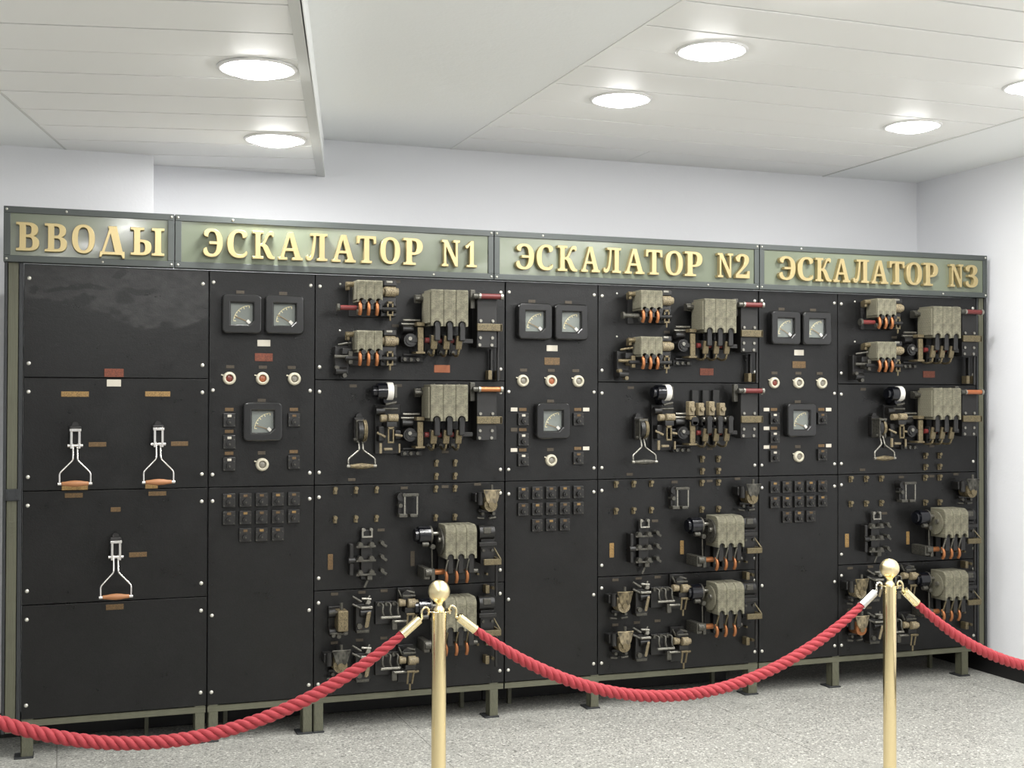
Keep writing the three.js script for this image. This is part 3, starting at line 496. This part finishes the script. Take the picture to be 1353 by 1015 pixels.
// ---- incoming-supply cubicle
{
  const X0 = -.845, sb = thing('switchboard_cubicle', 'leftmost black switchboard section headed ВВОДЫ with three looped lever switches', 'switchboard', [X0, 0, 0], 'sections of the long switchboard');
  const sh = x => x - X0;
  cubicleFrame(sb, sh(-.768), sh(0), [sh(-.40)], true);
  mesh('side_post', [box(0, .075, .11, 2.1, -.06, -.035, .002), box(0, .012, .11, 2.1, -.06, .012, .002), box(.058, .074, .11, 2.1, -.06, .006, .002)], M.frameDark, sb);
  mesh('side_channel', box(.014, .056, .11, 2.1, -.034, .004, .003), M.steel, sb);
  mesh('splice_plate', [box(.006, .07, 1.09, 1.14, -.01, .014, .003), cyl('z', .018, 1.128, .016, .006, .008, 8), cyl('z', .058, 1.128, .016, .006, .008, 8), cyl('z', .018, 1.102, .016, .006, .008, 8), cyl('z', .058, 1.102, .016, .006, .008, 8)], M.frameDark, sb);
  leg(sb, sh(-.743), .05); leg(sb, sh(-.03));
  mesh('rear_leg', [box(sh(-.25), sh(-.232), 0, .16, -.25, -.225, .002), box(sh(-.25), sh(-.232), .15, .17, -.25, -.06, .002)], M.steel, sb);
  mesh('rear_leg', [box(sh(-.72), sh(-.70), 0, .16, -.25, -.225, .002), box(sh(-.72), sh(-.70), .15, .17, -.25, -.06, .002)], M.steel, sb);
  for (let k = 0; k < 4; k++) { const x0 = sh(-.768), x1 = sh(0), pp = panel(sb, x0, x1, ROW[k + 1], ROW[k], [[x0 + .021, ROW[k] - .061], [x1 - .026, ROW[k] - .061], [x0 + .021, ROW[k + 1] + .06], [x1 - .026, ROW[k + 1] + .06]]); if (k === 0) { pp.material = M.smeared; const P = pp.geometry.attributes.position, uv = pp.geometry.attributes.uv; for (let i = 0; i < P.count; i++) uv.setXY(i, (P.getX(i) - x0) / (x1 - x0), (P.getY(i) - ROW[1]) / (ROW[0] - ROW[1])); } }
  sign('short grey-green header sign with raised gold letters ВВОДЫ, leftmost', X0, sh(-.85), sh(-.152), [['В', -.8, -.708, 2.146, 2.267], ['В', -.687, -.597, 2.146, 2.267], ['О', -.578, -.484, 2.144, 2.269], ['Д', -.467, -.362, 2.128, 2.267], ['Ы', -.338, -.196, 2.146, 2.267]].map(([c, a, b, l, h]) => [c, sh(a), sh(b), l, h]));
  leverSwitch(sb, sh(-.558), 1.315, .152, { label: 'looped lever switch with wooden grip' });
  leverSwitch(sb, sh(-.217), 1.318, .155, { label: 'looped lever switch with wooden grip' });
  leverSwitch(sb, sh(-.390), .835, .158, { label: 'looped lever switch with wooden grip' });
  const T = (x, y, w, h, m) => tag(sb, sh(x), y, w, h, m);
  T(-.56, 1.542, .112, .023, M.tagGold); T(-.217, 1.544, .106, .023, M.tagGold); T(-.401, 1.635, .08, .036, M.tagOrange); T(-.401, 1.591, .059, .03, M.tagWhite);
  T(-.467, 1.325, .072, .02, M.tagBrass); T(-.123, 1.325, .073, .02, M.tagBrass); T(-.296, .843, .074, .021, M.tagBrass); T(-.39, 1.042, .041, .02, M.tagBrass);
  T(-.558, 1.139, .106, .018, M.tagGold); T(-.562, 1.107, .073, .02, M.tagBrass); T(-.241, 1.139, .053, .019, M.tagGold); T(-.216, 1.107, .075, .019, M.tagBrass); T(-.391, .62, .073, .024, M.tagBrass);
}
// ---- escalator cubicles
const WORD = 'ЭСКАЛАТОР';
const LX = [
  [[-.031, .054], [.073, .162], [.184, .284], [.3, .411], [.426, .523], [.544, .655], [.661, .751], [.77, .865], [.88, .974], [1.067, 1.156], [1.183, 1.241]],
  [[1.439, 1.532], [1.544, 1.63], [1.654, 1.758], [1.778, 1.879], [1.898, 1.993], [2.012, 2.122], [2.129, 2.221], [2.237, 2.336], [2.346, 2.447], [2.534, 2.624], [2.639, 2.721]],
  [[2.896, 2.995], [3.006, 3.102], [3.115, 3.214], [3.227, 3.332], [3.35, 3.45], [3.465, 3.572], [3.581, 3.678], [3.689, 3.791], [3.802, 3.897], [3.978, 4.066], [4.082, 4.165]]];
const SIGNX = [[-.150, 1.333], [1.335, 2.790], [2.792, 4.246]];
const LAB = ['black switchboard section headed ЭСКАЛАТОР N1, crossed by the left brass barrier post', 'black switchboard section headed ЭСКАЛАТОР N2 between the two barrier posts', 'rightmost black switchboard section headed ЭСКАЛАТОР N3 against the white side wall'];
for (let s = 0; s < 3; s++) {
  const X0 = 1.4 * s, sb = thing('switchboard_cubicle', LAB[s], 'switchboard', [X0, 0, 0], 'sections of the long switchboard'), A = .4765 + [0, .013, .008][s], last = s === 2;
  const xe = last ? 1.39 : 1.4, sx = [0, .013, -.012][s];
  cubicleFrame(sb, 0, xe, [.06, A - .04, A + .2, 1.3], !last);
  if (s === 0) { leg(sb, .028, .045, .002); leg(sb, A - .028); leg(sb, A + .024, .045, .002); leg(sb, 1.347); }
  else { leg(sb, A - .015); if (last) leg(sb, 1.31); else leg(sb, 1.365, .055); }
  mesh('rear_leg', [box(.1, .12, 0, .16, -.25, -.225, .002), box(.1, .12, .15, .17, -.25, -.06, .002)], M.steel, sb);
  mesh('rear_leg', [box(1.25, 1.27, 0, .16, -.25, -.225, .002), box(1.25, 1.27, .15, .17, -.25, -.06, .002)], M.steel, sb);
  if (last) {
    mesh('side_post', [box(1.392, 1.452, .13, 2.1, -.06, -.035, .002), box(1.392, 1.402, .13, 2.1, -.06, .004, .002), box(1.438, 1.452, .13, 2.1, -.06, .012, .002)], M.frameDark, sb);
    mesh('side_channel', box(1.404, 1.436, .13, 2.1, -.034, .006, .003), M.steel, sb);
  }
  sign(`grey-green header sign with raised gold letters ЭСКАЛАТОР N${s + 1}`, X0, SIGNX[s][0] - X0, SIGNX[s][1] - X0, [...(WORD + 'N' + (s + 1))].map((c, i) => [c, LX[s][i][0] - X0, LX[s][i][1] - X0]));
  // instrument column
  const pu = panel(sb, .002, A, ROW[2], ROW[0], [[.02, 2.044], [A - .021, 2.044], [.02, 1.562], [A - .021, 1.562], [.02, 1.186], [A - .021, 1.186]]);
  const pl = panel(sb, .002, A, ROW[4], ROW[2], [[.021, 1.068], [A - .021, 1.068], [.021, .56], [A - .021, .56], [.021, .22], [A - .021, .22]]);
  meter(sb, .141, 1.903, { n: .004 * s }); meter(sb, .331, 1.904, { n: .01 }); meter(sb, .236, 1.421, { n: -.006 });
  tag(sb, .244, 1.776, .058, .029, M.tagWhite); tag(sb, .244, 1.712, .08, .036, s ? M.tagBrass : M.tagOrange).userData.label = 'orange-brown plate';
  for (const [x, y] of [[.138, 2.003], [.33, 2.003], [.095, 1.667], [.24, 1.667], [.37, 1.667], [.236, 1.517]]) tag(sb, x, y, .036, .014, M.tagDim);
  const lens = [[M.lensRed, M.lensOrange, M.lensGrey], [M.lensGrey, M.lensOrange, M.lensGrey], [M.lensRed, M.lensGrey, M.lensGrey]][s];
  [.091, .238, .382].forEach((x, i) => ringLamp(sb, x, 1.6155, lens[i])); ringLamp(sb, .239, 1.228, M.lensGrey);
  tag(sb, .236, 1.28, .034, .016, M.tagDim);
  const sw = [[.092, 1.428], [.092, 1.33], [.092, 1.232], [.381, 1.428], [.381, 1.236]];
  sw.forEach(([x, y], i) => { toggle(sb, x, y, i < 3 ? M.tagWhite : M.tagBrass); tag(sb, x, y + .048, .038, .015, M.tagBrass); if (s) tag(sb, x + (i < 3 ? -.045 : .045), y + .048, .034, .018, s === 1 && i === 1 ? M.tagDim : M.tagWhite); });
  for (let r = 0; r < 3; r++) for (let c = 0; c < 5; c++) { if (r === 2 && (c === 0 || c === 4)) continue; toggle(sb, .092 + .0724 * c, 1.07 - .0785 * r, (r * 5 + c) % 3 ? M.tagBrass : M.tagGold); }
  // apparatus column: four slabs
  for (let k = 0; k < 4; k++) panel(sb, A, xe, ROW[k + 1], ROW[k], [[A + .022, ROW[k] - .055], [xe - .022, ROW[k] - .055], [A + .022, ROW[k + 1] + .058], [xe - .022, ROW[k + 1] + .058]]);
  const nth = ['first', 'second', 'third'][s];
  smallContactor(sb, 1.965, sx, { label: 'upper small contactor', sleeve: [M.red, M.dullSteel, M.red][s], tip: M.copper });
  smallContactor(sb, 1.737, sx, { label: 'lower small contactor', aux: true, clip: s === 1 ? M.oldBrass : M.dullSteel });
  bigContactor(sb, 1.863, sx, { label: 'large contactor with three tall grey arc chutes', rod: true, tube: [M.red, M.red, M.red][s] });
  bigContactor(sb, 1.425, sx, { label: s === 1 ? 'large contactor without its arc chutes' : 'large contactor with three tall grey arc chutes', open: s === 1, tube: s === 2 ? M.orange : s ? M.red : M.copper });
  const sticker = tag(sb, 1.083 + sx, 1.669, .078, .036, s === 0 ? M.orange : M.tagOrange); sticker.userData.label = 'small orange plate';
  leverSwitch(sb, .678 + [0, .02, .02][s], 1.33, .112, { label: 'lever switch with looped handle and brass grip', disc: true, jaw: M.dullSteel, loop: M.silver, grip: s === 1 ? M.dullSteel : M.oldBrass, z: [.07, .085, .1][s], tall: .11 });
  drumRelay(sb, sx + [0, .008, .02][s]);
  for (const [x, y] of [[1.054, 1.227], [1.147, 1.227], [1.054, 1.165], [1.147, 1.165], [.572, 1.108], [.669, 1.108], [.766, 1.108], [.572, .975], [.669, .975], [.766, .975], [1.052, 1.106], [1.147, 1.106], [1.052, .97], [1.147, .97]]) inst('terminal_stud', studG, M.oldBrass, sb, x + sx, y, 0);
  uBracket(sb, sx); hornMagnet(sb, 1.295, 1.045, sx + .01, { label: 'relay with a flared pole plate', plate: s ? M.dullSteel : M.cream, coil: M.oldBrass });
  contactStack(sb, sx);
  tag(sb, .552 + sx, .776, .024, .072, s ? M.tagGold : M.tagBrass); tag(sb, .942 + sx, .776, .02, .07, s ? M.tagGold : M.tagDim);
  midContactor(sb, .79, sx, { label: 'contactor with three rounded arc chutes and copper tips', dullCheek: s === 2 });
  midContactor(sb, .455, sx, { label: 'contactor with three rounded arc chutes and copper tips', dark: true, dullCheek: s > 0 });
  if (s === 0) boxRelay(sb, .58, .52, sx, 'upright box relay'); else hornMagnet(sb, .585, .53, sx, { label: 'relay with round cream coil', plate: M.oldBrass, coil: M.cream });
  fingerRelay(sb, .695, .535, sx); tripleContact(sb, .82, .525, sx); coilRelay(sb, .905, .555, sx);
  hornMagnet(sb, .587, .335, sx, { label: 'relay with flared plate', plate: s ? M.cream : M.dullSteel, coil: s === 2 ? M.copper : M.oldBrass }); fingerRelay(sb, .695, .31, sx); tripleContact(sb, .82, .29, sx); coilRelay(sb, .908, .29, sx);
  for (const [x, y] of [[.86, 2.075], [.855, 1.868], [.655, 1.585], [.87, 1.588], [1.1, 1.275], [.65, 1.152], [.9, 1.108], [1.1, 1.11], [1.262, 1.118], [.79, .915], [.572, .628], [.7, .63], [.805, .632], [.572, .405], [.69, .41], [.805, .412]]) tag(sb, x + sx, y, .034, .013, M.tagDim);
  for (const y of [2.055, 1.84]) inst('bolt', smallBoltG, M.bolt, sb, .592, y, 0);
}

// ---------------------------------------------------------------- barrier posts and ropes
const SX = [-1.216, .572, 2.36, 4.105], SZ = 1.69;
const SLAB = ['brass barrier post beyond the left edge of the picture', 'brass ball-topped barrier post in front of the first escalator section', 'brass ball-topped barrier post in front of the third escalator section, at the right', 'brass barrier post beyond the right edge of the picture'];
const V2 = a => a.map(p => new THREE.Vector2(...p));
SX.forEach((x, i) => {
  const p = thing('barrier_post', SLAB[i], 'barrier post', [x, 0, SZ], 'brass barrier posts'), br = i === 3 ? .14 : .16;
  inst('base', new THREE.LatheGeometry(V2([[.0001, 0], [br, 0], [br, .008], [br - .01, .016], [.09, .026], [.045, .036], [.032, .05], [.0245, .052]]), 48), M.polished, p, 0, 0, 0);
  inst('tube', new THREE.LatheGeometry(V2([[.0245, .05], [.0245, .818], [.0001, .818]]), 40), M.polished, p, 0, 0, 0);
  inst('collar', new THREE.LatheGeometry(V2([[.02, .8175], [.043, .8175], [.0445, .8195], [.043, .8215], [.02, .8215]]), 40), M.polished, p, 0, 0, 0);
  const prof = [[.019, .8215], [.0185, .826], [.013, .832], [.011, .838], [.0125, .845], [.018, .851]]; for (let k = 0; k <= 18; k++) { const a = -Math.PI * .33 + (Math.PI * .83) * k / 18; prof.push([Math.max(.0001, .0365 * Math.cos(a)), .8835 + .0365 * Math.sin(a)]); }
  inst('ball_finial', new THREE.LatheGeometry(V2(prof), 36), M.satin, p, 0, 0, 0);
});
const thin = (t, len) => { const d = Math.min(t, 1 - t) * len, k = Math.min(1, d / .38); return .66 + .34 * k * (2 - k); };   // the rope is drawn in toward its end fittings
class Strand extends THREE.Curve {
  constructor(f, len, ph) { super(); this.f = f; this.len = len; this.ph = ph; }
  getPoint(t, out = new THREE.Vector3()) { const p = this.f(t), q = this.f(Math.min(1, t + 1e-3)), q0 = this.f(Math.max(0, t - 1e-3)), T = q.sub(q0).normalize(), B = new THREE.Vector3(0, 0, 1), N = new THREE.Vector3().crossVectors(B, T), a = this.ph + t * this.len / .088 * Math.PI * 2, r = .0104 * thin(t, this.len); return out.copy(p).addScaledVector(N, r * Math.cos(a)).addScaledVector(B, r * Math.sin(a)); }
}
const RLAB = ['thick twisted red rope hanging at the left, running out of the left edge', 'thick twisted red rope hanging between the two brass posts', 'thick twisted red rope hanging at the right toward the white wall'];
for (let i = 0; i < 3; i++) {
  const xa = SX[i] + .052, xb = SX[i + 1] - .052, yl = [.463, .469, .441][i], yt = .808, span = xb - xa, mx = (xa + xb) / 2;
  const r = thing('barrier_rope', RLAB[i], 'rope', [mx, 0, SZ], 'red barrier ropes');
  // hanging curve through both hooks; catenary with its lowest point at yl
  let a = 1; for (let k = 0; k < 60; k++) { const sag = a * (Math.cosh(span / 2 / a) - 1); a *= 1 + (sag - (yt - yl)) * .4; }
  const Y = x => yl + a * (Math.cosh(x / a) - 1), N = 400, L = [0]; for (let k = 1; k <= N; k++) { const x0 = -span / 2 + span * (k - 1) / N, x1 = x0 + span / N; L.push(L[k - 1] + Math.hypot(span / N, Y(x1) - Y(x0))); }
  const at = d => { let k = 0; while (k < N - 1 && L[k + 1] < d) k++; const t = (d - L[k]) / (L[k + 1] - L[k]), x = -span / 2 + span * (k + t) / N; return new THREE.Vector3(x, Y(x), 0); };
  const hook = .022, fer = .072, tot = L[N], s0 = hook + fer - .004, s1 = tot - s0;
  for (let k = 0; k < 3; k++) {
    const cv = new Strand(t => at(s0 + (s1 - s0) * t), s1 - s0, k * Math.PI * 2 / 3), g = new THREE.TubeGeometry(cv, 300, .0118, 8), P = g.attributes.position, c = new THREE.Vector3();
    for (let q = 0; q <= 300; q++) { cv.getPointAt(q / 300, c); const f = thin(q / 300, s1 - s0); for (let m = 0; m <= 8; m++) { const n = q * 9 + m; P.setXYZ(n, c.x + (P.getX(n) - c.x) * f, c.y + (P.getY(n) - c.y) * f, c.z + (P.getZ(n) - c.z) * f); } }
    mesh('strand', g, M.rope, r);
  }
  for (const e of [0, 1]) {
    const P = d => at(e ? tot - d : d), A = P(hook), B = P(hook + fer), metal = i === 1 && e === 1 ? M.chrome : M.ferrule;
    const f = mesh('ferrule', [bar(A.toArray(), B.toArray(), .0155, 24), bar(A.toArray(), A.clone().lerp(B, -.06).toArray(), .010, 20), bar(B.clone().lerp(A, .02).toArray(), B.clone().lerp(A, -.02).toArray(), .0168, 24)], metal, r);
    const C = P(0), dir = e ? 1 : -1;
    mesh('hook', tube([[A.x, A.y, 0], [C.x + dir * -.006, C.y - .012, 0], [C.x - dir * .008, C.y + .010, 0], [C.x, C.y + .022, 0], [C.x + dir * .011, C.y + .0235, 0], [C.x + dir * .017, C.y + .012, 0], [C.x + dir * .014, C.y - .002, 0]], .0038, 30, 8), metal, f);
  }
}
renderer.render(scene, camera);
